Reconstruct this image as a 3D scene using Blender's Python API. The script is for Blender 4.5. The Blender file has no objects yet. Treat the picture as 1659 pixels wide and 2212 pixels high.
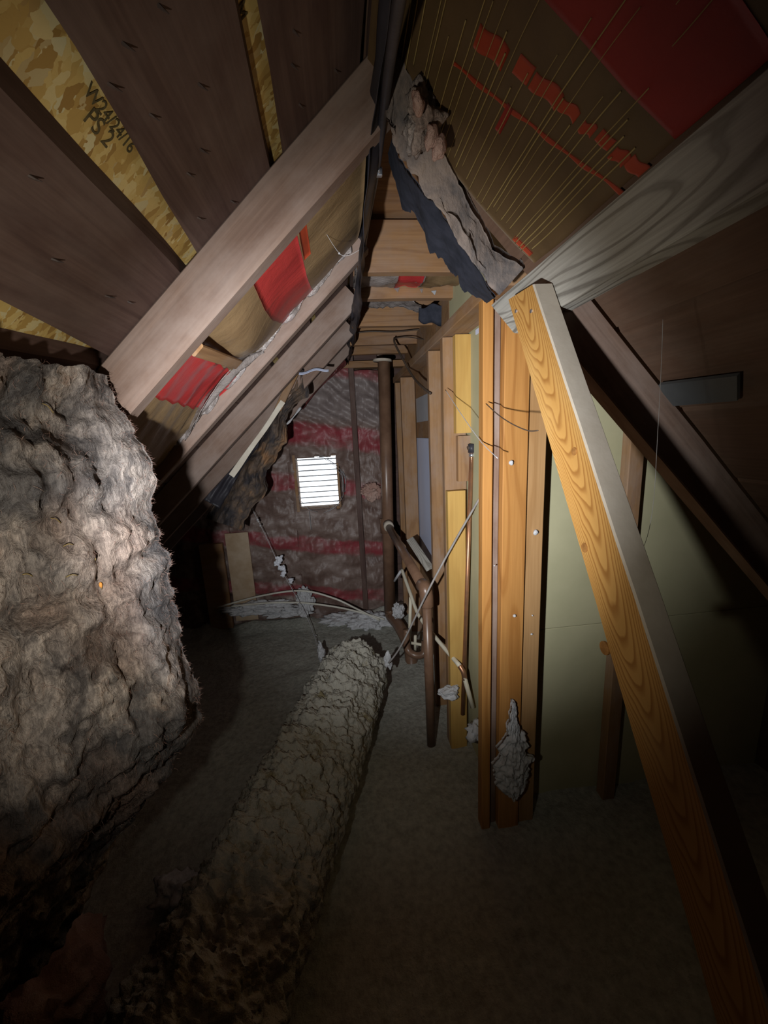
import bpy, bmesh, math, random
from mathutils import Vector, Matrix, noise

random.seed(7)
SC = bpy.context.scene
COL = SC.collection
V = Vector

# ------------------------------------------------------------------ camera
FPX, CX, CY, H = 830.0, 829.5, 1106.0, 1.40          # focal length in pixels of a 1659 x 2212 frame, eye height
Yc = V((735 - CX, 940 - CY, FPX)).normalized()
_xv = 1030.0
_yv = CY + (-(735 - CX) * (_xv - CX) - FPX * FPX) / (940 - CY)
_z = -V((_xv - CX, _yv - CY, FPX)).normalized()
Zc = (_z - Yc * _z.dot(Yc)).normalized()
Xc = Yc.cross(Zc)
ROT = Matrix((Xc, Yc, Zc))                           # camera (x right, y down, z forward) -> world
EYE = V((0, 0, H))
cam_d = bpy.data.cameras.new('camera')
cam = bpy.data.objects.new('camera', cam_d); COL.objects.link(cam)
cam_d.sensor_fit = 'HORIZONTAL'; cam_d.sensor_width = 36.0; cam_d.lens = FPX / 1659 * 36.0
cam_d.clip_start = 0.02
r_, d_, f_ = ROT.col[0], ROT.col[1], ROT.col[2]
cam.matrix_world = Matrix((( r_[0], -d_[0], -f_[0], EYE[0]), (r_[1], -d_[1], -f_[1], EYE[1]),
                           (r_[2], -d_[2], -f_[2], EYE[2]), (0, 0, 0, 1)))
SC.camera = cam

def ray(px, py): return ROT @ V((px - CX, py - CY, FPX))
def at(px, py, ax, val):                             # survey point: a sight line met with a plane of the building
    d = ray(px, py); i = 'XYZ'.index(ax)
    return EYE + d * ((val - EYE[i]) / d[i])
def on(px, py, p, n):
    d = ray(px, py); return EYE + d * ((V(p) - EYE).dot(V(n)) / d.dot(V(n)))

# ------------------------------------------------------------------ world, lights, exposure
w = bpy.data.worlds.new('daylight'); SC.world = w; w.use_nodes = True
w.node_tree.nodes['Background'].inputs[0].default_value = (0.86, 0.93, 1.0, 1)
w.node_tree.nodes['Background'].inputs[1].default_value = 2.2
LAMP = V((-0.170, 0.10, 1.28))                        # the torch held below and left of the lens
def torch(name, power, size, blend, aim, col, rad):
    l = bpy.data.lights.new(name, 'SPOT'); l.energy = power; l.spot_size = math.radians(size); l.spot_blend = blend
    l.color = col; l.shadow_soft_size = rad
    o = bpy.data.objects.new(name, l); COL.objects.link(o); o.location = LAMP
    o.rotation_euler = (V(aim) - LAMP).to_track_quat('-Z', 'Y').to_euler()
    return o
AIM = EYE + ray(770, 950).normalized() * 2.0
torch('torch_spill', 8.5, 128, 0.7, AIM, (1.0, 0.94, 0.80), 0.012)
AIM2 = EYE + ray(880, 985).normalized() * 2.0
torch('torch_hotspot', 105.0, 88, 1.0, AIM2, (0.93, 0.96, 1.0), 0.012)
SC.view_settings.view_transform = 'Standard'; SC.view_settings.look = 'None'
SC.view_settings.exposure = 0.0; SC.view_settings.gamma = 1.0; SC.view_settings.use_curve_mapping = False

# ------------------------------------------------------------------ materials
class NT:
    def __init__(s, name):
        s.m = bpy.data.materials.new(name); s.m.use_nodes = True; s.t = s.m.node_tree
        s.b = s.t.nodes['Principled BSDF']
    def n(s, typ, **kw):
        nd = s.t.nodes.new(typ)
        for k, v in kw.items():
            if hasattr(nd, k) and k not in ('Scale',): setattr(nd, k, v)
        return nd
    def put(s, sock, v):
        if hasattr(v, 'links') or hasattr(v, 'is_output'): s.t.links.new(v, sock)
        else: sock.default_value = v
    def coords(s, scale, rnd=True, rot=(0, 0, 0)):
        tc = s.n('ShaderNodeTexCoord'); mp = s.n('ShaderNodeMapping')
        mp.inputs['Scale'].default_value = scale; mp.inputs['Rotation'].default_value = rot
        s.t.links.new(tc.outputs['Object'], mp.inputs['Vector'])
        if rnd:
            oi = s.n('ShaderNodeObjectInfo'); mu = s.n('ShaderNodeMath', operation='MULTIPLY'); mu.inputs[1].default_value = 37.0
            s.t.links.new(oi.outputs['Random'], mu.inputs[0])
            ad = s.n('ShaderNodeVectorMath', operation='ADD')
            s.t.links.new(mp.outputs[0], ad.inputs[0]); s.t.links.new(mu.outputs[0], ad.inputs[1])
            return ad.outputs[0]
        return mp.outputs[0]
    def noise(s, vec, scale=1, detail=3, rough=.5, dist=0):
        nd = s.n('ShaderNodeTexNoise'); s.t.links.new(vec, nd.inputs['Vector'])
        nd.inputs['Scale'].default_value = scale; nd.inputs['Detail'].default_value = detail
        nd.inputs['Roughness'].default_value = rough; nd.inputs['Distortion'].default_value = dist
        return nd.outputs[0]
    def math(s, op, a, b=0.0, c=0.0, clamp=False):
        nd = s.n('ShaderNodeMath', operation=op); nd.use_clamp = clamp
        s.put(nd.inputs[0], a); s.put(nd.inputs[1], b); s.put(nd.inputs[2], c); return nd.outputs[0]
    def ramp(s, f, stops, interp='LINEAR'):
        nd = s.n('ShaderNodeValToRGB'); cr = nd.color_ramp; cr.interpolation = interp
        while len(cr.elements) < len(stops): cr.elements.new(.5)
        for e, (p, c) in zip(cr.elements, stops):
            e.position = p; e.color = (c, c, c, 1) if not isinstance(c, tuple) else (*c, 1)
        s.put(nd.inputs[0], f); return nd.outputs[0]
    def mix(s, f, a, b, mode='MIX'):
        nd = s.n('ShaderNodeMix', data_type='RGBA', blend_type=mode)
        s.put(nd.inputs[0], f)
        s.put(nd.inputs[6], (*a, 1) if isinstance(a, tuple) else a); s.put(nd.inputs[7], (*b, 1) if isinstance(b, tuple) else b)
        return nd.outputs[2]
    def bump(s, h, strength=.3, dist=.002):
        nd = s.n('ShaderNodeBump'); nd.inputs['Strength'].default_value = strength; nd.inputs['Distance'].default_value = dist
        s.put(nd.inputs['Height'], h); s.t.links.new(nd.outputs[0], s.b.inputs['Normal'])
    def done(s, col, rough=.8, metal=0.0, spec=.3):
        s.put(s.b.inputs['Base Color'], (*col, 1) if isinstance(col, tuple) else col)
        s.put(s.b.inputs['Roughness'], rough); s.b.inputs['Metallic'].default_value = metal
        s.b.inputs['Specular IOR Level'].default_value = spec
        return s.m

def wood(name, light, dark, rings=9.0, grain=.6, fibre=.35, dust=None, dustamt=0., rough=.75, bump=.25, stain=None, sc=(.9, 7, 7)):
    k = NT(name)
    c = k.coords(sc)
    n0 = k.noise(c, 1.0, 2, .45)
    s = k.math('SINE', k.math('MULTIPLY', n0, rings * 6.28))
    g = k.ramp(s, [(.0, 0.), (.55, .25), (.92, 1.), (1., .9)])
    f = k.noise(k.coords((5, 170, 170)), 1, 3, .6)
    ff = k.ramp(f, [(.35, 0.), (.7, 1.)])
    col = k.mix(k.math('MULTIPLY', g, grain), light, dark)
    col = k.mix(k.math('MULTIPLY', ff, fibre), col, tuple(x * .72 for x in dark))
    big = k.noise(k.coords((2.2, 6, 6)), 1, 4, .6)
    col = k.mix(k.math('MULTIPLY', k.ramp(big, [(.4, 0.), (.7, 1.)]), .45), col, stain or tuple(x * .7 for x in light))
    if dust:
        dn = k.ramp(k.noise(k.coords((5, 9, 9)), 1, 5, .65), [(.5 - .4 * dustamt, 0.), (.8 - .3 * dustamt, 1.)])
        col = k.mix(k.math('MULTIPLY', dn, min(1, .35 + dustamt)), col, dust)
    k.bump(k.math('ADD', k.math('MULTIPLY', g, .6), k.math('MULTIPLY', f, .6)), bump, .0015)
    return k.done(col, rough)

M = {}
M['fir'] = wood('fir_orange', (.50, .235, .065), (.30, .11, .02), 8, .6, .3, rough=.6)
M['fir_pale'] = wood('fir_pale', (.46, .265, .115), (.32, .155, .05), 6, .45, .3, rough=.65)
M['fir_yellow'] = wood('fir_yellow', (.56, .345, .10), (.42, .22, .05), 5, .35, .25, rough=.65)
M['fir_brown'] = wood('fir_brown', (.33, .185, .085), (.20, .095, .04), 6, .45, .35, dust=(.33, .27, .235), dustamt=.15)
def brace_mat():                                       # flat sawn board: nested arches along its length
    k = NT('brace_face')
    tc = k.n('ShaderNodeTexCoord'); sx = k.n('ShaderNodeSeparateXYZ'); k.t.links.new(tc.outputs['Object'], sx.inputs[0])
    w1 = k.noise(k.coords((4, 9, 9), False), 1, 3, .5); w2 = k.noise(k.coords((14, 45, 45), False), 1, 3, .5)
    y = k.math('ADD', k.math('SUBTRACT', sx.outputs[1], .004), k.math('MULTIPLY', k.math('SUBTRACT', w1, .5), .045))
    f = k.math('SUBTRACT', sx.outputs[0], k.math('MULTIPLY', k.math('MULTIPLY', y, y), 135.0))
    f = k.math('ADD', f, k.math('ADD', k.math('MULTIPLY', w1, .16), k.math('MULTIPLY', w2, .018)))
    g = k.ramp(k.math('FRACT', k.math('MULTIPLY', f, 27.0)), [(0., 0.), (.45, .12), (.80, .95), (.88, 1.), (1., 0.)])
    fib = k.noise(k.coords((6, 200, 200)), 1, 3, .6)
    big = k.noise(k.coords((3, 10, 10)), 1, 3, .6)
    col = k.mix(k.math('MULTIPLY', g, .8), (.54, .295, .085), (.27, .105, .020))
    col = k.mix(k.math('MULTIPLY', fib, .25), col, (.30, .13, .03)); col = k.mix(k.ramp(big, [(.5, 0.), (.7, .35)]), col, (.62, .40, .15))
    k.bump(fib, .15, .001)
    return k.done(col, .55)
M['brace'] = brace_mat()
M['dusty'] = NT('dusty_edge').m
def _dusty():
    k = NT('grey_dust'); n = k.noise(k.coords((30, 30, 30)), 1, 5, .6)
    col = k.mix(n, (.40, .34, .27), (.56, .50, .42)); k.bump(n, .3, .002); return k.done(col, .95, spec=.1)
M['dusty'] = _dusty()
M['old'] = wood('rafter_aged', (.25, .165, .125), (.13, .075, .055), 6, .4, .4, dust=(.34, .27, .235), dustamt=.35, rough=.85)
M['plank'] = wood('plank_dark', (.125, .077, .062), (.062, .033, .028), 7, .5, .45, dust=(.20, .15, .13), dustamt=.12, rough=.8, sc=(.8, 9, 9), stain=(.075, .040, .036))  # base tone kept extra dark to offset strong torch light up close
M['plank_r'] = wood('plank_right', (.15, .085, .055), (.09, .048, .03), 5, .35, .4, dust=(.22, .16, .12), dustamt=.1, rough=.85)
M['weathered'] = wood('weathered_grey', (.47, .45, .40), (.15, .135, .115), 19, .95, .45, dust=(.50, .48, .44), dustamt=.12, rough=.8, bump=.4, sc=(1.3, 8, 8), stain=(.33, .29, .23))
M['joist'] = wood('joist_brown', (.32, .175, .080), (.19, .090, .038), 9, .6, .4, rough=.75, dust=(.27, .20, .165), dustamt=.2)

def osb():
    k = NT('oriented_strand')
    vec = k.coords((1, 1, 1), False)
    wob = k.noise(vec, 16, 4, .6)
    cols = []
    for i, (ang, sc) in enumerate(((.5, (30, 84, 40)), (1.9, (26, 90, 40)), (-.7, (40, 100, 50)))):
        tc = k.coords(sc, False, (0, 0, ang))
        ad = k.n('ShaderNodeVectorMath', operation='ADD'); k.t.links.new(tc, ad.inputs[0]); k.t.links.new(k.math('MULTIPLY', wob, 3.2), ad.inputs[1])
        v = k.n('ShaderNodeTexVoronoi'); k.t.links.new(ad.outputs[0], v.inputs['Vector']); v.inputs['Scale'].default_value = 1.0
        sp = k.n('ShaderNodeSeparateColor'); k.t.links.new(v.outputs['Color'], sp.inputs[0])
        cols.append((sp.outputs[0], sp.outputs[1]))
    pal = [(0., (.30, .17, .045)), (.22, (.50, .33, .10)), (.5, (.62, .45, .16)), (.75, (.70, .55, .24)), (.92, (.66, .60, .36)), (1., (.42, .26, .08))]
    a = k.ramp(cols[0][0], pal); b = k.ramp(cols[1][0], pal); c = k.ramp(cols[2][0], pal)
    col = k.mix(k.ramp(cols[1][1], [(.48, 0.), (.52, 1.)]), a, b)
    col = k.mix(k.ramp(cols[2][1], [(.62, 0.), (.66, 1.)]), col, c)
    f = k.noise(k.coords((40, 40, 40), False), 1, 5, .7)
    col = k.mix(k.math('MULTIPLY', f, .3), col, (.35, .2, .06))
    k.bump(k.math('ADD', cols[0][0], k.math('ADD', cols[1][0], cols[2][0])), .5, .003)
    return k.done(col, .6)
M['osb'] = osb()

def simple(name, a, b, scale=20, rough=.8, bump=.2, metal=0, detail=4, dist=.002, spec=.3):
    k = NT(name); n = k.noise(k.coords((scale, scale, scale)), 1, detail, .6)
    col = k.mix(k.ramp(n, [(.3, 0.), (.7, 1.)]), a, b)
    if bump: k.bump(n, bump, dist)
    return k.done(col, rough, metal, spec)
M['knot'] = simple('knot', (.20, .085, .022), (.40, .19, .055), 90, .6, .3)
M['blown'] = simple('blown_insulation', (.28, .278, .24), (.47, .465, .41), 45, .95, .8, 0, 6, .01, .05)
M['fluff'] = simple('white_fluff', (.42, .42, .42), (.62, .62, .64), 60, .95, .6, 0, 5, .006, .05)
M['icy'] = simple('icy_lint', (.72, .74, .80), (.88, .90, .96), 60, .9, .5, 0, 5, .004, .05)
M['pipe'] = simple('brown_pipe', (.125, .068, .042), (.20, .115, .072), 14, .34, .05, 0, 4, .001, .5)
M['copper'] = simple('copper', (.55, .27, .15), (.36, .20, .12), 25, .38, .05, .75)
M['cream'] = simple('cream_plastic', (.55, .50, .38), (.68, .63, .50), 12, .5, .05)
M['cable'] = simple('white_cable', (.55, .53, .45), (.70, .68, .60), 12, .5, .05)
M['wire'] = simple('dark_wire', (.06, .045, .035), (.10, .07, .05), 12, .5, 0)
M['black'] = simple('black_plastic', (.022, .022, .028), (.05, .045, .055), 9, .45, .4, 0, 4, .01)
M['felt'] = simple('torn_felt', (.014, .017, .026), (.035, .038, .055), 30, .8, .5, 0, 5, .004)
M['drywall'] = simple('drywall_back', (.42, .40, .245), (.49, .46, .29), 5, .85, .05)
M['bluewhite'] = simple('bluish_white', (.60, .66, .86), (.70, .76, .95), 3, .5, 0)  # bluish tone imitates daylight on the slit boards; foil scrap shares it
M['greytin'] = simple('grey_metal', (.085, .092, .098), (.13, .14, .145), 6, .55, .1, .2)
M['steel'] = simple('steel', (.55, .57, .62), (.70, .72, .78), 10, .3, 0, .9)
M['nail'] = simple('rusty_nail', (.04, .03, .028), (.09, .06, .05), 50, .6, 0)
M['ink'] = simple('black_ink', (.055, .045, .02), (.12, .09, .04), 260, .8, 0)
M['slat'] = simple('white_slat', (.35, .36, .38), (.45, .46, .48), 8, .6, 0)
M['web'] = simple('cobweb', (.36, .35, .35), (.52, .52, .54), 30, .8, 0)
M['shell_board'] = simple('dark_board', (.10, .06, .045), (.16, .10, .07), 10, .85, .1)  # plain dark brown for the enclosing walls and infill

def kraft(name, a, b, rough=.45, red=None, wr=(6, 3, 6), bs=.35):
    k = NT(name)
    n = k.noise(k.coords(wr), 1, 5, .6, .6); n2 = k.noise(k.coords((60, 60, 60)), 1, 4, .7)
    col = k.mix(k.ramp(n, [(.3, 0.), (.7, 1.)]), a, b)
    col = k.mix(k.math('MULTIPLY', n2, .35), col, tuple(x * .6 for x in a))
    k.bump(k.math('ADD', n, k.math('MULTIPLY', n2, .2)), bs, .012)
    return k.done(col, rough, 0, .5)
M['kraft'] = kraft('kraft_paper', (.20, .125, .062), (.28, .185, .095), .42, wr=(4, 14, 4))
M['kraft_red'] = kraft('kraft_red_print', (.40, .028, .030), (.52, .045, .040), .42, wr=(4, 14, 4))
M['kraft_dim'] = kraft('kraft_dimmed', (.090, .052, .020), (.135, .080, .032), .6, wr=(5, 8, 5), bs=.15)  # kraft colour darkened to dim the facing close to the torch
M['kraft_dim_red'] = kraft('kraft_dimmed_red', (.22, .013, .008), (.30, .020, .010), .6, wr=(5, 8, 5), bs=.15)  # red print dimmed in its colour to match that facing
M['kraft_orange'] = kraft('kraft_orange_print', (.30, .030, .008), (.38, .05, .014), .6, bs=.1)
M['thread'] = simple('yellow_thread', (.27, .19, .07), (.36, .26, .10), 30, .6, 0)
M['liner'] = kraft('wrinkled_liner', (.20, .165, .145), (.36, .32, .31), .33, wr=(10, 10, 26), bs=.9)

def gable_kraft():
    k = NT('gable_facing')
    tc = k.n('ShaderNodeTexCoord'); sx = k.n('ShaderNodeSeparateXYZ'); k.t.links.new(tc.outputs['Object'], sx.inputs[0])
    nz = k.noise(k.coords((4, 4, 4), False), 1, 4, .6)
    z = k.math('ADD', k.math('ADD', sx.outputs[2], k.math('MULTIPLY', sx.outputs[0], .16)), k.math('MULTIPLY', k.math('SUBTRACT', nz, .5), .12))
    base = k.noise(k.coords((5, 5, 8), False), 1, 6, .6, .8)
    fine = k.noise(k.coords((60, 60, 60), False), 1, 4, .7)
    col = k.ramp(base, [(.30, (.105, .060, .048)), (.5, (.17, .115, .095)), (.68, (.26, .20, .175))])
    zz = k.math('DIVIDE', z, 2.0)
    grey = k.ramp(zz, [(.73, 0.), (.77, 1.), (.90, 1.), (.93, 0.)])
    col = k.mix(k.math('MULTIPLY', grey, .6), col, k.mix(base, (.13, .11, .11), (.33, .29, .28)))
    band = k.ramp(zz, [(0., 0.), (.06, 0.), (.07, 1.), (.105, 1.), (.115, 0.), (.245, 0.), (.255, 1.), (.30, 1.), (.31, 0.), (.475, 0.), (.485, 1.), (.53, 1.), (.545, 0.),
                       (.64, 0.), (.66, 1.), (.72, 1.), (.735, 0.), (.90, 0.), (.92, 1.), (.98, 1.)])
    worn = k.ramp(k.noise(k.coords((6, 6, 6), False), 1, 4, .6), [(.35, .3), (.6, 1.)])
    col = k.mix(k.math('MULTIPLY', k.math('MULTIPLY', band, worn), .85), col, (.27, .028, .042))
    col = k.mix(k.ramp(fine, [(.62, 0.), (.75, .35)]), col, (.40, .36, .34))
    k.bump(k.math('ADD', base, k.math('MULTIPLY', fine, .12)), .4, .018)
    return k.done(col, .46, 0, .4)
M['gable'] = gable_kraft()

def fibre(name, pal, sc=(9, 9, 4), bump=1.0):
    k = NT(name)
    n = k.noise(k.coords(sc, False), 1, 7, .62, .5); n2 = k.noise(k.coords((55, 55, 30), False), 1, 6, .7); n3 = k.noise(k.coords((3, 3, 3.3), False), 1, 3, .5)
    v = k.math('ADD', k.math('MULTIPLY', n, .55), k.math('ADD', k.math('MULTIPLY', n2, .15), k.math('MULTIPLY', n3, .30)))
    col = k.ramp(v, pal)
    k.bump(k.math('ADD', n, n2), bump, .012)
    return k.done(col, .98, 0, .02)
def batt_mat():
    k = NT('fibreglass_dirty')
    w = k.noise(k.coords((9, 9, 9), False), 1, 3, .5)
    base = k.coords((13, 13, 5), False)
    ad = k.n('ShaderNodeVectorMath', operation='ADD'); k.t.links.new(base, ad.inputs[0]); k.t.links.new(k.math('MULTIPLY', w, 2.2), ad.inputs[1])
    n = k.noise(ad.outputs[0], 1, 8, .68, .6)
    big = k.noise(k.coords((3.2, 3.2, 4.2), False), 1, 4, .55)
    hair = k.noise(k.coords((160, 160, 34), False), 1, 5, .7)
    col = k.ramp(n, [(.32, (.07, .062, .062)), (.41, (.22, .195, .185)), (.50, (.44, .38, .345)), (.59, (.60, .51, .45)), (.70, (.40, .27, .20))])
    soot = k.ramp(big, [(.44, 1.), (.53, 0.)])
    col = k.mix(k.math('MULTIPLY', soot, .85), col, k.mix(n, (.035, .036, .043), (.17, .165, .17)))
    warm = k.ramp(k.noise(k.coords((4.5, 4.5, 3), False), 1, 3, .5), [(.5, 0.), (.66, 1.)])
    col = k.mix(k.math('MULTIPLY', warm, .5), col, (.56, .36, .26))
    col = k.mix(k.ramp(hair, [(.40, .55), (.62, 0.)]), col, (.06, .05, .048))
    k.bump(k.math('ADD', n, k.math('MULTIPLY', hair, .8)), 1.0, .010)
    return k.done(col, .98, 0, .02)
M['fibre'] = batt_mat()
M['fibre_pink'] = fibre('fibreglass_pink', [(.3, (.20, .12, .10)), (.5, (.44, .27, .22)), (.7, (.60, .46, .39))])
M['fibre_dark'] = fibre('fibreglass_sooty', [(.3, (.020, .018, .020)), (.46, (.065, .058, .060)), (.55, (.16, .115, .085)), (.63, (.34, .19, .10)), (.75, (.42, .27, .16))], (8, 8, 8))
M['wrap'] = fibre('rafter_wrap', [(.36, (.035, .035, .042)), (.45, (.12, .105, .10)), (.52, (.22, .175, .15)), (.66, (.32, .24, .18))], (7, 7, 7), .5)
def duct_mat():
    k = NT('duct_jacket')
    n = k.noise(k.coords((11, 11, 11), False), 1, 6, .65); n2 = k.noise(k.coords((50, 50, 50), False), 1, 5, .7)
    col = k.mix(k.ramp(k.math('ADD', k.math('MULTIPLY', n, .7), k.math('MULTIPLY', n2, .3)), [(.36, 0.), (.47, 1.)]), (.24, .20, .11), (.46, .44, .38))
    col = k.mix(k.math('MULTIPLY', n2, .25), col, (.20, .17, .12))
    k.bump(k.math('ADD', n, n2), 1.0, .012)
    return k.done(col, .9, 0, .1)
M['duct'] = duct_mat()

# ------------------------------------------------------------------ mesh helpers
def link(name, verts, faces, mat, parent=None, smooth=False, mats=None, fm=None):
    me = bpy.data.meshes.new(name); me.from_pydata([tuple(v) for v in verts], [], faces); me.update()
    for m in ([mat] if mats is None else mats): me.materials.append(m)
    if fm:
        for p, i in zip(me.polygons, fm): p.material_index = i
    if smooth:
        for p in me.polygons: p.use_smooth = True
    o = bpy.data.objects.new(name, me); COL.objects.link(o)
    if parent: o.parent = parent
    return o
def tag(o, label, cat, group=None):
    o['label'] = label; o['category'] = cat
    if group: o['group'] = group
    return o
def struct(o): o['kind'] = 'structure'; return o
def empty(name, loc=(0, 0, 0)):
    o = bpy.data.objects.new(name, None); COL.objects.link(o); o.location = loc; return o

def beam(name, p0, p1, wide, w, t, mat, parent=None, segs=10, ch=.0025, wob=.0012, cut0=0., cut1=0., mats=None, face_mat=None, seed=None):
    """timber from p0 to p1 (centre line); w is its size along `wide`, t across; cut* shears the ends along `wide`"""
    p0, p1 = V(p0), V(p1); ax = (p1 - p0); L = ax.length; ax.normalize()
    wd = V(wide); wd = (wd - ax * wd.dot(ax)).normalized(); th = ax.cross(wd)
    rnd = random.Random(seed if seed is not None else name + str(round(p0.x + p0.y * 3 + p0.z * 7, 3)))
    a, b = w / 2, t / 2
    sec = [(-a + ch, -b), (a - ch, -b), (a, -b + ch), (a, b - ch), (a - ch, b), (-a + ch, b), (-a, b - ch), (-a, -b + ch)]
    off = rnd.random() * 50
    vs, fs, fm = [], [], []
    for i in range(segs + 1):
        u = i / segs; x = L * (u - .5)
        for (y, z) in sec:
            k = 1 + 0 * u
            dy = noise.noise(V((x * 6 + off, y * 20, z * 20))) * wob; dz = noise.noise(V((x * 6 + off + 9, y * 20, z * 20))) * wob
            vs.append((x + (cut0 * y if i == 0 else 0) + (cut1 * y if i == segs else 0), y + dy, z + dz))
    for i in range(segs):
        for j in range(8):
            q = [i * 8 + j, i * 8 + (j + 1) % 8, i * 8 + 8 + (j + 1) % 8, i * 8 + 8 + j]
            fs.append(q); fm.append((face_mat or {}).get(j, 0))
    fs.append(list(range(7, -1, -1))); fm.append(0); fs.append([segs * 8 + j for j in range(8)]); fm.append(0)
    o = link(name, vs, fs, mat, None, False, mats, fm)
    mtx = Matrix((ax, wd, th)).transposed().to_4x4(); mtx.translation = (p0 + p1) / 2
    if parent: o.parent = parent
    o.matrix_basis = mtx
    return o

def smooth_path(pts, n=6):
    pts = [V(p) for p in pts]
    if len(pts) < 3: return pts
    out = []
    for i in range(len(pts) - 1):
        a = pts[max(i - 1, 0)]; b = pts[i]; c = pts[i + 1]; d = pts[min(i + 2, len(pts) - 1)]
        for j in range(n):
            t = j / n
            out.append(.5 * ((2 * b) + (c - a) * t + (2 * a - 5 * b + 4 * c - d) * t * t + (3 * b - a - 3 * c + d) * t ** 3))
    return out + [pts[-1]]
def tube_geo(path, r, sides=10, caps=True, rf=None):
    vs, fs = [], []; up = V((0.01, 0.02, 1)); prev = None
    for i, p in enumerate(path):
        t = (path[min(i + 1, len(path) - 1)] - path[max(i - 1, 0)]).normalized()
        if prev is None: nrm = t.cross(V((0, 1, 0.1)) if abs(t.z) > .8 else up).normalized()
        else: nrm = (prev - t * prev.dot(t)).normalized()
        prev = nrm; bi = t.cross(nrm); rr = rf(i / max(1, len(path) - 1)) if rf else r
        for j in range(sides):
            a = 2 * math.pi * j / sides; vs.append(p + (nrm * math.cos(a) + bi * math.sin(a)) * rr)
    n = len(path)
    for i in range(n - 1):
        for j in range(sides): fs.append([i * sides + j, i * sides + (j + 1) % sides, (i + 1) * sides + (j + 1) % sides, (i + 1) * sides + j])
    if caps: fs.append(list(range(sides - 1, -1, -1))); fs.append([(n - 1) * sides + j for j in range(sides)])
    return vs, fs
def tube(name, pts, r, mat, parent=None, sides=10, curve=True, rf=None, n=6):
    path = smooth_path(pts, n) if curve else [V(p) for p in pts]
    vs, fs = tube_geo(path, r, sides, True, rf)
    return link(name, vs, fs, mat, parent, True)
def sheet(name, f, nu, nv, mat, thick=(0, 0, .002), parent=None, smooth=True, keep=None):
    """grid surface f(u,v) with a back side offset by thick (a vector or a function)"""
    vs = []; fs = []
    tf = thick if callable(thick) else (lambda u, v: V(thick))
    for side in (0, 1):
        for i in range(nu + 1):
            for j in range(nv + 1):
                u, v = i / nu, j / nv; p = V(f(u, v)); vs.append(p if side == 0 else p + tf(u, v))
    N = (nu + 1) * (nv + 1); idx = lambda i, j, s=0: s * N + i * (nv + 1) + j
    K = set((i, j) for i in range(nu) for j in range(nv) if keep is None or keep((i + .5) / nu, (j + .5) / nv))
    for (i, j) in K:
        fs.append([idx(i, j), idx(i + 1, j), idx(i + 1, j + 1), idx(i, j + 1)])
        fs.append([idx(i, j, 1), idx(i, j + 1, 1), idx(i + 1, j + 1, 1), idx(i + 1, j, 1)])
        for (di, dj, a, b) in ((-1, 0, (i, j), (i, j + 1)), (1, 0, (i + 1, j + 1), (i + 1, j)), (0, -1, (i + 1, j), (i, j)), (0, 1, (i, j + 1), (i + 1, j + 1))):
            if (i + di, j + dj) not in K:
                fs.append([idx(*b), idx(*a), idx(*a, 1), idx(*b, 1)])
    return link(name, vs, fs, mat, parent, smooth)
def fbm(p, o=4): return noise.fractal(V(p), 1.0, 2.0, o)
def blob(name, c, r, mat, parent=None, amp=.35, fq=18, sub=4, sq=(1, 1, 1)):
    bm = bmesh.new(); bmesh.ops.create_icosphere(bm, subdivisions=sub, radius=1)
    for v in bm.verts:
        d = v.co.copy(); k = 1 + amp * fbm(d * (fq * r * 2) + V(c) * 9, 4)
        v.co = V((d.x * r * sq[0] * k, d.y * r * sq[1] * k, d.z * r * sq[2] * k))
    me = bpy.data.meshes.new(name); bm.to_mesh(me); bm.free(); me.materials.append(mat)
    for p in me.polygons: p.use_smooth = True
    o = bpy.data.objects.new(name, me); COL.objects.link(o); o.location = c
    if parent: o.parent = parent
    return o

# ------------------------------------------------------------------ planes of the building
LA, LS = 0.42, 0.94                       # underside of the left rafters: z = H + LA + LS x
LSH = 0.122                               # vertical distance from there up to the plank underside
YB = 2.87                                 # face of the far gable framing
UL = V((1, 0, LS)).normalized(); NL = V((LS, 0, -1)).normalized()    # up the left slope; inward normal
def left(x, y, dz=0.): return V((x, y, H + LA + LS * x + dz))
UR = V((1, 0, -1)).normalized(); NR = V((-1, 0, -1)).normalized()    # down the right slope; inward normal
RK = 0.708                                 # kraft face on the right slope: z = H + RK - x
def right(x, y, dz=0.): return V((x, y, H + RK - x + dz))

# ------------------------------------------------------------------ floor of blown insulation
def floor_z(x, y):
    z = .018 * fbm((x * 2.2, y * 2.2, 3), 3) + .006 * fbm((x * 13, y * 13, 1), 3)
    z += .07 * max(0, 1 - abs(y - 2.80) / .14) ** 1.5 * (0.55 + .9 * noise.noise(V((x * 6, 4, 1))))
    return z
def f_floor(u, v):
    x = -2.25 + 3.85 * u; y = -1.4 + 4.33 * v; return V((x, y, floor_z(x, y)))
struct(sheet('floor', f_floor, 190, 220, M['blown'], (0, 0, -.15)))

# ------------------------------------------------------------------ left roof slope
ceil = struct(empty('ceiling'))
OS = LSH + .0275
def f_osb(u, v):
    x = -2.35 + 2.52 * u; return left(x, -1.45 + 4.4 * v, OS)
osbp = sheet('sheathing_panel', lambda u, v: f_osb(u, v), 2, 2, M['osb'], NL * -.015, ceil, False)
edges = [  # plank bounds along x: (x at y=.40, x at y=.785)
    ((-2.00, -2.00), (-1.86, -1.86)), ((-1.845, -1.845), (-1.70, -1.70)), ((-1.685, -1.685), (-1.54, -1.54)), ((-1.53, -1.53), (-1.385, -1.385)),
    ((-1.37, -1.37), (-1.23, -1.23)), ((-1.215, -1.215), (-1.075, -1.075)), ((-1.06, -1.06), (-.92, -.92)), ((-.905, -.905), (-.765, -.765)),
    ((-.75, -.75), (-.61, -.61)), ((-.60, -.595), (-.447, -.424)), ((-.377, -.405), (-.259, -.262)), ((-.207, -.228), (-.078, -.0885)), ((-.055, -.064), (.085, .077)), ((.092, .088), (.16, .16))]
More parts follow.
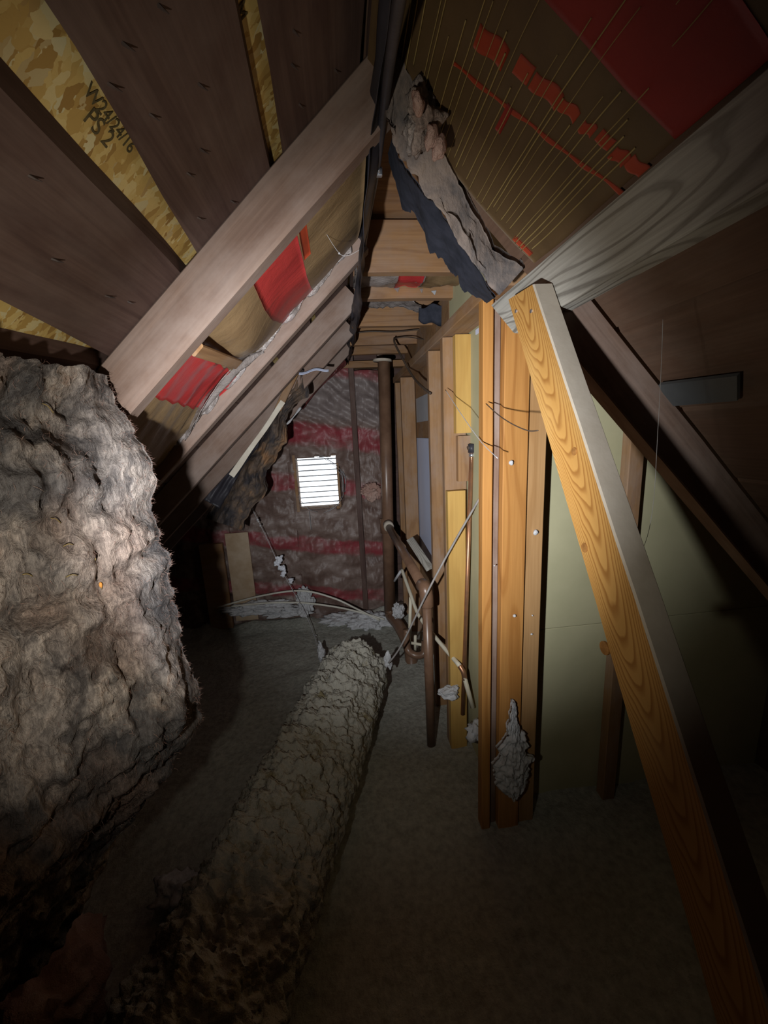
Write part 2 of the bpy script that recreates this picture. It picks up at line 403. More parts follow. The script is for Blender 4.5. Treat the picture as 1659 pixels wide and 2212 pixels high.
planks = []
for (a0, a1), (b0, b1) in edges:
    def xe(p, q, y): return p + (q - p) * max(0., min(1.3, (y - .40) / .385))
    vs, fs = [], []; n = 44
    for i in range(n + 1):
        y = -1.43 + 4.33 * i / n
        wa = .004 * noise.noise(V((y * 5, a0 * 9, 2))); wb = .004 * noise.noise(V((y * 5, b0 * 9, 5)))
        xa, xb = xe(a0, a1, y) + wa, xe(b0, b1, y) + wb
        for (x, d) in ((xa, 0.), (xb, 0.), (xb, .027), (xa, .027)): vs.append(left(x, y, LSH + d))
    for i in range(n):
        for j in range(4): fs.append([i * 4 + j, i * 4 + 4 + j, i * 4 + 4 + (j + 1) % 4, i * 4 + (j + 1) % 4])
    fs.append([0, 1, 2, 3]); fs.append([n * 4 + 3, n * 4 + 2, n * 4 + 1, n * 4])
    # local frame with its length along local x, so that the grain follows it
    org = left((a0 + b0) / 2, .5, LSH); mt = Matrix((V((0, 1, 0)), UL, V((0, 1, 0)).cross(UL))).transposed().to_4x4(); mt.translation = org
    inv = mt.inverted()
    o = link('roof_plank', [inv @ v for v in vs], fs, M['plank'], ceil); o.matrix_basis = mt
    planks.append((o, inv))
NAILS = [(262, 92, 11), (322, 247, 11), (430, 322, 11), (403, 374, 11), (497, 434, 11), (427, 181, 11), (340, 10, 11), (425, 470, 11),
         (632, 65, 12), (628, 138, 12), (645, 225, 12), (722, 150, 12), (110, 560, 10), (225, 640, 10), (275, 652, 10), (60, 380, 10), (230, 180, 11)]
for (px, py, k) in NAILS:
    p = on(px, py, left(0, 0, LSH), (-LS, 0, 1)); o, inv = planks[k]
    tip = p + NL * .007 + V((0.006, .011, .006)) * random.uniform(.5, 1.1)
    vs, fs = tube_geo([p - NL * .003, p * .5 + tip * .5, tip], .0022, 6, True, lambda u: .0024 * (1 - .8 * u))
    link('nail', [inv @ v for v in vs], fs, M['nail'], o)
def stamp(txt, px, py, size, dz=0):
    cu = bpy.data.curves.new('stamp', 'FONT'); cu.body = txt; cu.size = size; cu.extrude = .0002; cu.align_x = 'LEFT'; cu.space_character = .95
    cu.materials.append(M['ink'])
    o = bpy.data.objects.new('stamp', cu); COL.objects.link(o); o.parent = osbp
    p = on(px, py, left(0, 0, OS), (-LS, 0, 1)) + NL * .0012
    m = Matrix((V((0, 1, 0)), UL, V((0, 1, 0)).cross(UL))).transposed().to_4x4(); m.translation = p; o.matrix_basis = m
stamp('W24/24/16', 176, 196, .0200); stamp('PS 2', 175, 255, .026); stamp('M', 505, 18, .024)

# left rafters, each a timber of its own
RAF = [(.803, 'near left rafter, wide brown face crossing from ridge to the left batt', 1), (1.285, 'second left rafter with crumpled white liner along its edge', 2),
       (1.75, 'third left rafter, dark brown, behind the one with crumpled liner', 3), (2.22, 'fourth left rafter, dark, above the torn sooty insulation', 4), (2.66, 'last left rafter against the gable end', 5)]
rafters = []
for (y, lab, i) in RAF:
    d = LSH / 2
    o = beam('rafter', left(-1.45, y, d), left(.125 if i == 1 else .092, y, d), UL.cross(V((0, 1, 0))), .0885, .038, M['old'], segs=16)
    tag(o, lab, 'rafter', 'rafters of the left roof slope'); rafters.append(o)

# kraft faced batt between the first two rafters
Y1, Y2 = .824, 1.264
def f_k1(x, v, dz=0.):
    y = Y1 + (Y2 - Y1) * v
    bul = -.030 * math.sin(math.pi * v) * (.6 + .6 * math.sin(x * 9 + 1.2)) + .006 * fbm((x * 7, y * 12, 2), 3)
    bul -= .050 * math.exp(-((x + .205) / .062) ** 2) * math.sin(math.pi * min(1, v * 1.05)) ** 1.5
    if x < -.27: bul += .008 * math.sin(v * 40 + x * 30) * (.3 + abs(noise.noise(V((x * 8, v * 3, 0)))))
    return left(x, y, .052 + bul + dz)
kb = tag(empty('kraft_batt', left(-.3, 1.04, .05)), 'red and brown kraft faced batt between the two nearest left rafters', 'insulation batt', 'kraft batts in the roof')
FACE = {}
def kadd(name, f, nu, nv, mat, th, par):
    o = sheet(name, f, nu, nv, mat, th); o.parent = par; o.location = -par.location
    if name == 'facing': FACE[par.name] = o
    elif par.name in FACE: o.parent = FACE[par.name]; o.location = (0, 0, 0)      # print lies on the facing
    return o
kadd('facing', lambda u, v: f_k1(-1.1 + 1.19 * u, v), 110, 24, M['kraft'], NL * -.03, kb)
kadd('red_print', lambda u, v: f_k1(-.156 + .096 * u + .010 * v, v, -.0012), 12, 24, M['kraft_red'], NL * -.0006, kb)
kadd('red_print', lambda u, v: f_k1(-.390 + .105 * u - .012 * v, v, -.0012), 12, 24, M['kraft_red'], NL * -.0006, kb)
kadd('red_print', lambda u, v: f_k1(-.054 + .016 * u, .05 + v * .33, -.0012), 4, 8, M['kraft_orange'], NL * -.0006, kb)
o = beam('lath', left(-.262, Y1 - .002, .000), left(-.252, Y2 - .17, .010), UL, .030, .008, M['fir_brown'], segs=6)
tag(o, 'short tan lath nailed across the red kraft batt on the left', 'lath')
# crumpled liner on the second rafter
def f_lin(u, v):
    x = -.53 + .60 * u; y = 1.262 - .012 * v
    k = .010 * fbm((x * 30, v * 3, 5), 4) + .006 * math.sin(x * 70 + 3 * noise.noise(V((x * 9, 1, 1))))
    return left(x, y - .004 - abs(k) * 1.1, .040 + .042 * v + k)
o = sheet('torn_liner', f_lin, 120, 8, M['liner'], (0, .0015, 0))
tag(o, 'crumpled white plastic liner stapled along the second left rafter', 'plastic sheet')
def f_lin2(u, v):
    x = -.47 + .26 * u; y = 1.25 - .10 * (1 - v) * math.sin(math.pi * u); return left(x, y, .035 + .02 * v - .012 * math.sin(v * 9 + u * 6) + .006 * fbm((u * 5, v * 5, 1), 3))
o = sheet('torn_kraft_flap', f_lin2, 40, 16, M['liner'], NL * -.002)
tag(o, 'loose pale kraft flap curling off the red batt beside the crumpled liner', 'paper flap')

# ------------------------------------------------------------------ right roof slope (near part) and flat far ceiling
ceil2 = struct(empty('ceiling'))
RS = RK + .035
def f_rs(u, v): return V((.06 + 2.25 * u, -1.45 + 2.30 * v, H + RS - (.06 + 2.25 * u)))
sheet('sheathing_panel', f_rs, 2, 2, M['plank_r'], (0, 0, .02), ceil2, False)
for i in range(13):
    x0 = .085 + .155 * i; x1 = x0 + .147
    vs, fs = [], []
    org = V(((x0 + x1) / 2, -.3, H + RS - (x0 + x1) / 2)); mt = Matrix((V((0, 1, 0)), UR, V((0, 1, 0)).cross(UR))).transposed().to_4x4(); mt.translation = org
    inv = mt.inverted()
    for y in (-1.43, -.6, 0, .45, .845):
        for (x, d) in ((x0, -.001), (x1, -.001), (x1, -.024), (x0, -.024)): vs.append(inv @ V((x, y, H + RS - x + d)))
    for k in range(4):
        for j in range(4): fs.append([k * 4 + j, k * 4 + (j + 1) % 4, k * 4 + 4 + (j + 1) % 4, k * 4 + 4 + j])
    fs.append([3, 2, 1, 0]); fs.append([16, 17, 18, 19])
    o = link('roof_plank', vs, fs, M['plank_r'], ceil2); o.matrix_basis = mt
def boxm(name, lo, hi, mat, parent=None):
    (a, b, c), (d, e, f) = lo, hi
    ce = V(((a + d) / 2, (b + e) / 2, (c + f) / 2)); x, y, z = (d - a) / 2, (e - b) / 2, (f - c) / 2
    ch = min(.002, x * .3, y * .3, z * .3)
    bm = bmesh.new(); bmesh.ops.create_cube(bm, size=2)
    for v in bm.verts: v.co = V((v.co.x * x, v.co.y * y, v.co.z * z))
    bmesh.ops.bevel(bm, geom=bm.edges[:], offset=ch, segments=1, affect='EDGES')
    me = bpy.data.meshes.new(name); bm.to_mesh(me); bm.free(); me.materials.append(mat)
    o = bpy.data.objects.new(name, me); COL.objects.link(o); o.location = ce
    if parent: o.parent = parent; o.location = ce - parent.location
    return o
struct(boxm('ceiling', (.10, .86, 2.085), (2.3, 2.99, 2.11), M['joist']))
struct(boxm('wall_right', (1.60, -1.45, -.05), (1.63, 2.99, 2.10), M['shell_board']))
struct(boxm('wall_front', (-2.3, -1.48, -.05), (2.3, -1.44, 2.2), M['shell_board']))
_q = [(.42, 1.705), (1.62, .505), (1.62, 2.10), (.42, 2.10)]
struct(link('light_seal_1', [(x, .840, z) for x, z in _q] + [(x, .856, z) for x, z in _q], [[0, 1, 2, 3], [7, 6, 5, 4], [0, 4, 5, 1], [1, 5, 6, 2], [2, 6, 7, 3], [3, 7, 4, 0]], M['shell_board']))  # hidden infill, shaped to stop daylight leaking in above the right slope
struct(boxm('light_seal_2', (.06, .840, 2.005), (.42, .862, 2.10), M['shell_board']))  # unseen strip added to close a light leak at the ridge

# right kraft facing with printed bands and threads
kr = tag(empty('kraft_batt', right(.25, .4)), 'large sagging red and brown kraft batt with threads, above the grey purlin', 'insulation batt', 'kraft batts in the roof')
def f_kr(x, y, dz=0.):
    b = -.010 * math.sin(math.pi * max(0, min(1, (x - .1) / .3))) * (1 + .5 * math.sin(y * 7)) + .004 * fbm((x * 8, y * 5, 7), 3)
    return right(x, y, b + dz)
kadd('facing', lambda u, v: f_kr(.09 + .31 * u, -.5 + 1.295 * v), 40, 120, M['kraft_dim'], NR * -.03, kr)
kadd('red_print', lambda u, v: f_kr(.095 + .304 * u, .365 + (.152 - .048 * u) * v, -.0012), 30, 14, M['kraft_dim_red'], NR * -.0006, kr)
kadd('red_stripe', lambda u, v: f_kr(.195 + .21 * u, (.640 - .085 * u) + (.006 - .002 * math.sin(u * 30)) * v, -.0012), 40, 3, M['kraft_orange'], NR * -.0006, kr)
for (u0, u1, a, b) in ((.02, .19, .012, .05), (.24, .33, .0, .034), (.34, .50, .004, .035), (.50, .60, .008, .030), (.63, .70, .012, .034), (.72, .80, .004, .028), (.82, .90, .010, .036), (.90, .99, .004, .030)):
    def f_pr(u, v):
        s = u0 + (u1 - u0) * u; e = .0018 * math.sin(u * 6 + u0 * 40)
        return f_kr(.205 + .20 * s, (.566 - .058 * s) + (a + .003 * math.sin(u * 6.3)) * .45 + (b - a) * .75 * v + e, -.0013)
    kadd('printed_letter', f_pr, 12, 5, M['kraft_orange'], NR * -.0006, kr)
kadd('printed_letter', lambda u, v: f_kr(.262 + .008 * u, .61 + .045 * v, -.0013), 4, 8, M['kraft_dim_red'], NR * -.0006, kr)
kadd('printed_letter', lambda u, v: f_kr(.352 + .035 * u, .775 + .014 * v, -.0013), 6, 4, M['kraft_orange'], NR * -.0006, kr)
rng = random.Random(3)
TH = []
for x0 in (.135, .142, .150, .165, .170, .182, .195, .205, .213, .224, .232, .240, .246, .258, .266, .281, .288, .300, .304, .311, .322, .331, .338, .352, .357, .366, .371, .380):
    ya = rng.uniform(.40, .56) if x0 > .28 else rng.uniform(.40, .62); TH.append((x0, ya, rng.uniform(.70, .745) if x0 < .19 else rng.uniform(.765, .79)))
TH += [(.255, .33, .47), (.33, .33, .40), (.30, .38, .47), (.21, .35, .43), (.345, .37, .42)]
for (x, ya, yb) in TH:
    pts = [f_kr(x + .002 * noise.noise(V((x * 90, y, 3))), y, -.003 - .003 * abs(noise.noise(V((x * 50, y * 9, 1))))) for y in [ya + (yb - ya) * i / 9 for i in range(10)]]
    o = tube('thread', pts, rng.uniform(.0005, .0011), M['thread'], None, 5, True, None, 3); o.parent = FACE[kr.name]

def rlow(px, py, k): return on(px, py, (0, 0, H + k), (1, 0, 1))
# rafter wrapped in torn grey paper at the end of the kraft batt
def lerp_list(ps, u):
    k = min(u * (len(ps) - 1), len(ps) - 1.001); a = int(k); return ps[a].lerp(ps[a + 1], k - a)
NEAR = smooth_path([right(.120, .700, -.004), right(.165, .735, -.004), right(.214, .768, -.004), right(.272, .805, -.004), right(.338, .845, -.004), right(.392, .822, -.004)], 4)
FAR = smooth_path([rlow(*q, .625) for q in ((850, 270), (862, 325), (884, 362), (926, 412), (973, 471), (1022, 552), (1076, 640))], 4)
def f_wrap(u, v):   # u down the slope, v round the timber from the kraft edge to its far lower edge
    p = lerp_list(NEAR, u).lerp(lerp_list(FAR, u), v)
    k = math.sin(math.pi * v) * .020 + .010 * fbm((u * 9, v * 3, 8), 4) + .007 * math.sin(v * 9 + u * 3)
    return p + NR * k + V((0, .008 * fbm((u * 16, v, 3), 4) * v, 0))
wr = sheet('paper_wrapped_rafter', f_wrap, 90, 36, M['wrap'], lambda u, v: V((.008, .010, .014)))
tag(wr, 'rafter wrapped in torn grey paper between the red kraft batt and the ridge', 'rafter')
# blue black felt hanging behind it with a torn edge
TORN = smooth_path([at(838, 330, 'Y', .95), at(868, 437, 'Y', .97), at(915, 490, 'Y', .98), at(925, 535, 'Y', .99), at(972, 578, 'Y', 1.0), at(1003, 622, 'Y', 1.0), at(1052, 655, 'Y', .98)], 4)
def f_felt(u, v):
    p = lerp_list(FAR, u) + V((.004, .022, .006))
    q = lerp_list(TORN, u); return p.lerp(q, v * (1 + .22 * fbm((u * 14, 2, 5), 4))) + V((0, .010 * fbm((u * 10, v * 4, 4), 3), 0))
o = sheet('torn_felt', f_felt, 110, 14, M['felt'], (0, .003, 0))
tag(o, 'torn blue black felt strip hanging under the paper wrapped rafter', 'felt strip')
# tuft of torn insulation at the rafter's top
tf = blob('insulation_tuft', on(912, 262, right(0, 0, -.05), (1, 0, 1)), .036, M['fibre'], None, .85, 18, 5, (.9, .8, .95))
tag(tf, 'torn grey pink insulation tuft at the top of the paper wrapped rafter', 'insulation tuft')
for (px, py, r) in ((928, 292, .013), (946, 318, .013), (900, 222, .012)):
    b = blob('fibre_clump', on(px, py, right(0, 0, -.085), (1, 0, 1)) - tf.location, r, M['fibre_pink'], tf, .7, 20, 4, (.8, 1, 1.2))

# ------------------------------------------------------------------ ridge: hanging black plastic and the dark pipe
def f_black(u, v):
    y = .40 + 2.43 * u; wob = .012 * fbm((y * 3, v * 2, 2), 3)
    top = 1.99 - .02 * u
    return V((.098 + wob + .012 * math.sin(v * 7 + y * 4), y, top - (.05 + .045 * min(1, max(0, (y - .8) / .3)) + .05 * max(0, math.sin(y * 2.1 - 1)) + .015 * fbm((y * 6, 2, 1), 3)) * v))
o = sheet('black_plastic_sheet', f_black, 120, 12, M['black'], (.0015, 0, 0))
tag(o, 'black plastic sheet hanging in folds along the ridge', 'plastic sheet')
rp = tube('conduit', [at(872, -60, 'Y', .42), at(846, 110, 'Y', .60), at(830, 230, 'Y', .74), at(813, 368, 'Y', .92), at(795, 470, 'Y', 1.12), at(778, 580, 'Y', 1.42), at(760, 690, 'Y', 1.8)], .0075, M['black'], None, 12)
tag(rp, 'dark conduit running along the ridge with a small steel clamp', 'conduit')
cp = at(811, 371, 'Y', .915)
b = boxm('clamp', cp - V((.012, .004, .008)), cp + V((.014, .006, .008)), M['steel'], rp)
b2 = tube('clamp_bolt', [cp + V((.005, -.010, 0)), cp + V((.005, -.002, 0))], .006, M['steel'], rp, 6, False)

# ------------------------------------------------------------------ flat ceiling joists over the knee wall
JY = [(1.38, 1.915, 2.07, 'nearest ceiling joist, wide tan board with nail marks, above the red batt scrap'), (1.66, 1.925, 2.07, 'second ceiling joist, thin and reddish, below the red batt scrap'),
      (2.02, 1.915, 2.07, 'third ceiling joist, tan, behind the hanging grey sheet'), (2.42, 1.915, 2.07, 'fourth ceiling joist, tan, with a dark wire across'), (2.74, 1.925, 2.07, 'farthest ceiling joist, reddish, above the brown vent pipe')]
for (y, z0, z1, lab) in JY:
    o = beam('ceiling_joist', (.095, y + .019, (z0 + z1) / 2), (1.28, y + .019, (z0 + z1) / 2), (0, 0, 1), z1 - z0, .038, M['joist'], segs=14, wob=.003)
    tag(o, lab, 'joist', 'joists of the flat ceiling')
def f_jb(u, v):
    x = .09 + 1.1 * u; y = 1.43 + .22 * v; return V((x, y, 1.965 - .02 * math.sin(math.pi * v) + .015 * fbm((x * 10, y * 9, 3), 4)))
jb = tag(empty('kraft_batt', (.4, 1.54, 1.96)), 'torn red and brown batt scrap between the first two ceiling joists', 'insulation batt', 'kraft batts in the roof')
kadd('facing', f_jb, 60, 16, M['liner'], (0, 0, .02), jb)
kadd('red_print', lambda u, v: f_jb(.145 + .085 * u, v) + V((0, 0, -.002)), 8, 12, M['kraft_red'], (0, 0, .0008), jb)
kadd('brown_print', lambda u, v: f_jb(.235 + .25 * u, v) + V((0, 0, -.002)), 20, 12, M['kraft'], (0, 0, .0008), jb)
for (px, py, c, col) in ((857, 625, .012, 'liner'), (937, 631, .011, 'slat'), (910, 627, .007, 'liner')):
    p = at(px, py, 'Y', 1.655)
    link('paper_scrap', [q - jb.location for q in (p + V((-c, 0, .004)), p + V((c, 0, .006)), p + V((c * .3, -.003, -.012)), p + V((-c, 0.002, .0055)), p + V((c, 0.002, .0075)), p + V((c * .3, -.001, -.0105)))],
         [[0, 1, 2], [5, 4, 3], [0, 3, 4, 1], [1, 4, 5, 2], [2, 5, 3, 0]], M[col], jb)
def f_gs(u, v):
    p = at(770 + 190 * u, 655 + 32 * u + 6 * math.sin(u * 9), 'Y', 1.94); return p + V((0, .03 * v, .004 + .05 * v + .008 * fbm((u * 16, v * 3, 1), 4)))
o = sheet('grey_liner_edge', f_gs, 60, 8, M['liner'], (0, .003, 0))
tag(o, 'ragged grey liner edge hanging between the second and third ceiling joists', 'plastic sheet')
def f_ft(u, v):
    return at(905 + 105 * u, 664 - 16 * u + (26 + 34 * u * (1 - u) * 2) * v + 4 * math.sin(u * 17), 'Y', 1.84) + V((0, .01 * v, 0))
o = sheet('torn_felt', f_ft, 30, 6, M['felt'], (0, .003, 0))
tag(o, 'dark blue felt scrap under the second ceiling joist above the top plate', 'felt strip')
o = tube('cobweb_thread', [at(*p, 'Y', .98) for p in ((688, 470), (705, 505), (733, 547), (752, 552), (776, 540))], .0004, M['web'], None, 4)
blob('lint', at(733, 547, 'Y', .98), .003, M['web'], None, .5, 30, 2).parent = o
tag(o, 'fine cobweb thread with a lint knot over the brown kraft near the ridge', 'cobweb')
o = tube('loose_wire', [at(745, 722, 'Y', 2.36), at(800, 716, 'Y', 2.36), at(850, 717, 'Y', 2.36), at(905, 712, 'Y', 2.36), at(960, 712, 'Y', 2.3)], .004, M['wire'], None, 6)
tag(o, 'thin dark wire strung level across the fourth ceiling joist', 'wire')
o = tube('loose_wire', [at(852, 730, 'Y', 2.3), at(853, 742, 'Y', 2.25), at(870, 775, 'Y', 2.15), at(893, 815, 'Y', 2.0), at(915, 838, 'Y', 1.78), at(930, 850, 'Y', 1.70)], .006, M['wire'], None, 6)
tag(o, 'black wire hanging from the joists in front of the brown back board', 'wire')
o = tube('loose_wire', [at(852, 731, 'Y', 2.3), at(880, 728, 'Y', 2.3), at(925, 735, 'Y', 2.2)], .003, M['wire'], None, 6)
tag(o, 'short dark wire end bending away above the hanging black wire', 'wire')

# ------------------------------------------------------------------ gable end
wb = struct(empty('wall_back', (0, YB, 0)))
VX0, VX1, VZ0, VZ1 = -.335, -.045, .875, 1.255     # vent opening
for (lo, hi) in (((-2.2, YB + .09, -.05), (VX0, YB + .11, 2.12)), ((VX1, YB + .09, -.05), (1.62, YB + .11, 2.12)), ((VX0, YB + .09, -.05), (VX1, YB + .11, VZ0)), ((VX0, YB + .09, VZ1), (VX1, YB + .11, 2.12))):
    boxm('sheathing_panel', lo, hi, M['plank'], wb)
for x in (-1.35, -.86, -.405, .088, .30, .62):
    o = beam('stud', (x + .019, YB + .045, -.02), (x + .019, YB + .045, 2.05), (0, 1, 0), .089, .038, M['old'] if x > .2 else M['plank'], segs=6)
    o.parent = wb; o.location = o.location - wb.location
o = boxm('top_plate', (-.2, YB - .01, 1.86), (1.3, YB + .08, 1.905), M['joist'], wb)
def gb(name, x0, x1, z0, z1, lab, bul=.03, hole=False, seed=0, dy=0, mat='gable'):
    def f(u, v):
        x = x0 + (x1 - x0) * u; z = z0 + (z1 - z0) * v
        e = min(u, 1 - u) * 4; e = min(1, e)
        y = YB - .004 - dy - bul * e * (.6 + .5 * fbm((x * 3 + seed, z * 3, 1), 2)) + .022 * fbm((x * 9, z * 10, seed), 5)
        if z > 1.45: y += .012 * math.sin((z + x * .6) * 70 + 3 * noise.noise(V((x * 7, z * 7, 0))))
        return V((x, y, z))
    def keep(u, v):
        if not hole: return True
        x = x0 + (x1 - x0) * u; z = z0 + (z1 - z0) * v; n = .012 * noise.noise(V((x * 22, z * 22, 4)))
        if VX0 + n < x < VX1 + n + .0 and VZ0 + n < z < VZ1 + n: return False
        cx, cz = VX1 - .01, (VZ0 + VZ1) / 2 - .03
        return not (x > VX1 - .02 and ((x - cx) / .062) ** 2 + ((z - cz) / .175) ** 2 < 1 + n * 12)
    o = sheet(name, f, 70, 120, M[mat], (0, .012, 0), None, True, keep)
    tag(o, lab, 'insulation batt', 'faced batts in the gable wall')
    return o
gb('gable_batt', -.400, .088, -.02, 1.86, 'wrinkled red and grey faced batt around the bright louvred vent', hole=True)
gb('gable_batt', -.86, -.372, -.02, 1.55, 'wrinkled red and grey faced batt left of the louvred vent', seed=5)
gb('gable_batt', .128, .300, -.02, 1.84, 'narrow red and white faced batt behind the brown vent pipe', seed=9, bul=.02)
gb('gable_batt', -1.33, -.86, -.02, 1.1, 'faced batt in the dark far left of the gable wall', seed=12)
o = blob('insulation_tuft', at(803, 1062, 'Y', YB - .08), .070, M['fibre_pink'], None, .5, 16, 5, (1.0, .5, .85))
tag(o, 'pink insulation tuft bulging out left of the brown vent pipe', 'insulation tuft')
# pale printed strip and brown board at the left of the gable
o = boxm('brown_board', (-1.06, YB - .10, .02), (-.90, YB - .07, .68), M['fir_brown'])
tag(o, 'upright brown board standing in the shadow at the left of the gable wall', 'board')
pst = boxm('printed_wrapper', (-.885, YB - .055, .05), (-.72, YB - .045, .74), M['kraft_orange'])
pst.data.materials[0] = simple('pale_wrapper', (.40, .28, .17), (.55, .43, .31), 9, .6, .3)
tag(pst, 'pale tan wrapper strip on the gable wall left of the red batt', 'wrapper')

# louvred vent
gv = tag(empty('gable_vent', ((VX0 + VX1) / 2, YB + .05, (VZ0 + VZ1) / 2)), 'small bright louvred vent in the gable wall', 'vent')
fr = M['fir_brown']
boxm('frame', (VX0 - .022, YB - .02, VZ0 - .02), (VX0, YB + .115, VZ1 + .02), fr, gv); boxm('frame', (VX1, YB + .01, VZ0 - .02), (VX1 + .018, YB + .115, VZ1 + .02), fr, gv)
boxm('frame', (VX0, YB + .01, VZ1), (VX1, YB + .115, VZ1 + .02), fr, gv); boxm('frame', (VX0, YB + .01, VZ0 - .02), (VX1, YB + .115, VZ0), fr, gv)
for i in range(9):
    z = VZ0 + .030 + (VZ1 - VZ0 - .045) * i / 8.2
    s = beam('louvre_slat', (VX0 - .001, YB + .075, z), (VX1 + .001, YB + .075, z), (0, 1, -.12), .05, .0075, M['slat'], segs=6, ch=.0008, wob=.0015)
    s.parent = gv; s.location = s.location - gv.location
# cobweb round the vent opening
cw = tag(empty('cobweb', ((VX0 + VX1) / 2, YB - .05, VZ0)), 'frayed cobweb strands round the lower and right edge of the bright vent', 'cobweb')
rr = random.Random(5)
def strand(pts, r, par, mat='web'):
    o = tube('strand', [V(p) - par.location for p in pts], r, M[mat], par, 4, True, None, 4); return o
for k in range(14):
    a0 = rr.uniform(-2.6, 1.1); a1 = a0 + rr.uniform(.4, 1.0); c = V((-.17, YB - .052, 1.05))
    P = lambda a, m: c + V((math.cos(a) * (.175 + m), rr.uniform(-.008, .008), math.sin(a) * (.205 + m)))
    m = rr.uniform(-.01, .012); strand([P(a0, m), P((a0 + a1) / 2, m + rr.uniform(-.008, .008)), P(a1, m)], rr.uniform(.0007, .0018), cw)
strand([at(668, 1105, 'Y', YB - .06), at(670, 1125, 'Y', YB - .06), at(672, 1145, 'Y', YB - .06)], .002, cw)

# ------------------------------------------------------------------ torn insulation and lath hanging below the far left rafters
def f_torn(u, v):
    a = V((640, 790)); b = V((445, 1120)); px = a + (b - a) * u
    wd = 26 + 60 * u + 22 * fbm((u * 6, 1, 4), 3)
    q = (px[0] + wd * v * .95, px[1] + wd * v * (.55 + .25 * math.sin(u * 5)))
    yy = 2.30 - .10 * v + .06 * fbm((u * 5, v * 3, 6), 4) - .06 * math.sin(v * 3.14) * (1 + u)
    return at(q[0], q[1], 'Y', yy)
o = sheet('torn_batt', f_torn, 110, 40, M['fibre_dark'], (.0, .03, .015))
tag(o, 'sooty torn insulation with orange patches hanging left of the vent', 'insulation batt')
def f_tp(u, v):
    a = V((655, 775)); b = V((432, 1075)); px = a + (b - a) * u; yy = 2.22 + .03 * fbm((u * 5, v * 3, 3), 3)
    q = (px[0] + (10 + 34 * u + 12 * fbm((u * 5, 3, 3), 3)) * v, px[1] + (8 + 16 * u) * v); return at(q[0], q[1], 'Y', yy)
o = sheet('torn_plastic', f_tp, 70, 12, M['black'], (.0, .004, 0))
tag(o, 'dark torn plastic strip along the fourth left rafter', 'plastic sheet')
p0, p1 = at(612, 868, 'Y', 2.14), at(500, 1028, 'Y', 2.10)
o = beam('split_lath', p0, p1, V((1, 0, .6)), .030, .008, simple('pale_lath', (.66, .58, .47), (.80, .74, .62), 12, .7, .2), segs=14, wob=.005)
tag(o, 'pale split lath leaning over the sooty torn insulation', 'lath')
p0, p1 = at(640, 800, 'Y', 2.16), at(600, 885, 'Y', 2.14)
o = beam('split_lath', p0, p1, V((1, 0, .6)), .036, .010, M['fir_brown'], segs=8, wob=.004)
tag(o, 'brown stub of lath above the pale split lath', 'lath')
def f_fl(u, v): return at(640 + 70 * u, 803 - 8 * u + 5 * v + 3 * math.sin(u * 8), 'Y', 2.15 + .02 * v)
o = sheet('foil_scrap', f_fl, 16, 4, M['bluewhite'], (0, .003, 0)); tag(o, 'bluish foil scrap stuck out from the fourth left rafter', 'foil scrap')
o = tube('frayed_cord', [at(*p, 'Y', 2.25) for p in ((650, 880), (628, 908), (612, 925), (605, 950), (585, 975), (570, 1000), (562, 1030))], .0045, M['web'], None, 6, True, lambda u: .005 * (1 + .5 * math.sin(u * 40)))
tag(o, 'pale frayed cord dangling down the sooty torn insulation', 'cord')
def f_bs(u, v):
    a, b, c, d = V((744, 735)), V((672, 800)), V((652, 885)), V((742, 792))
    p = a.lerp(b, u).lerp(d.lerp(c, u), v)
    return at(p[0] + 6 * math.sin(v * 9 + u * 4), p[1], 'Y', 2.72 + .05 * fbm((u * 4, v * 4, 1), 3) - .06 * v)
o = sheet('red_poly_sheet', f_bs, 40, 16, simple('dark_red_poly', (.10, .028, .026), (.17, .055, .05), 8, .35, .6, 0, 4, .01), (0, .004, .0)); tag(o, 'dark red plastic sheet sagging at the top of the gable below the ridge', 'plastic sheet')

# ------------------------------------------------------------------ knee wall: plate, studs, panels
XW = .40
o = beam('top_plate', (XW + .045, .985, 1.755), (XW + .045, 2.86, 1.765), (1, 0, 0), .089, .038, M['fir_brown'], segs=18)
tag(o, 'horizontal top plate over the orange wall studs', 'wall plate')
def stud(x, y, z0, z1, mat, lab, wx=.089, ty=.038, lean=0., cat='stud', name='wall_stud', group=None):
    o = beam(name, (x + wx / 2, y + ty / 2, z0), (x + wx / 2 + lean, y + ty / 2, z1), (1, 0, 0), wx, ty, M[mat], segs=10)
    return tag(o, lab, cat, group)
stud(.400, 1.068, -.06, 1.735, 'fir', 'narrow edge stud at the left of the corner post', .030)
stud(.431, 1.086, -.04, 1.735, 'old', 'thin grey set back strip between the two left corner studs', .026, .020)
stud(.458, 1.062, -.03, 1.735, 'fir', 'bright orange stud in the middle of the corner post, with knots', .074)
stud(.534, 1.075, -.02, 1.60, 'fir_pale', 'paler tan stud at the right of the corner post, flecked with fluff', .060)
stud(.400, 1.485, -.05, 1.735, 'fir_brown', 'brown second stud of the knee wall, behind the thin copper pipe')
stud(.437, 1.445, 1.385, 1.735, 'fir_yellow', 'clean yellow upper block of the second stud', .080, .036, cat='stud', name='stud_block')
stud(.400, 1.445, -.04, 1.165, 'fir_yellow', 'clean yellow lower length of the second stud, behind the copper pipe', .072, .036, name='stud_block')
stud(.445, 1.452, 1.20, 1.375, 'fir_brown', 'pale brown nailing block in the middle of the second stud', .085, .030, name='stud_block')
stud(.400, 1.72, -.05, 1.735, 'fir_brown', 'brown third stud of the knee wall, beside the blue white daylight board', .088)
stud(.487, 1.66, 1.30, 1.43, 'fir_brown', 'small dark block between the second and third studs', .030, .06, name='stud_block')
stud(.400, 2.50, -.05, 1.735, 'fir_brown', 'fourth stud of the knee wall, right of the brown vent pipe')
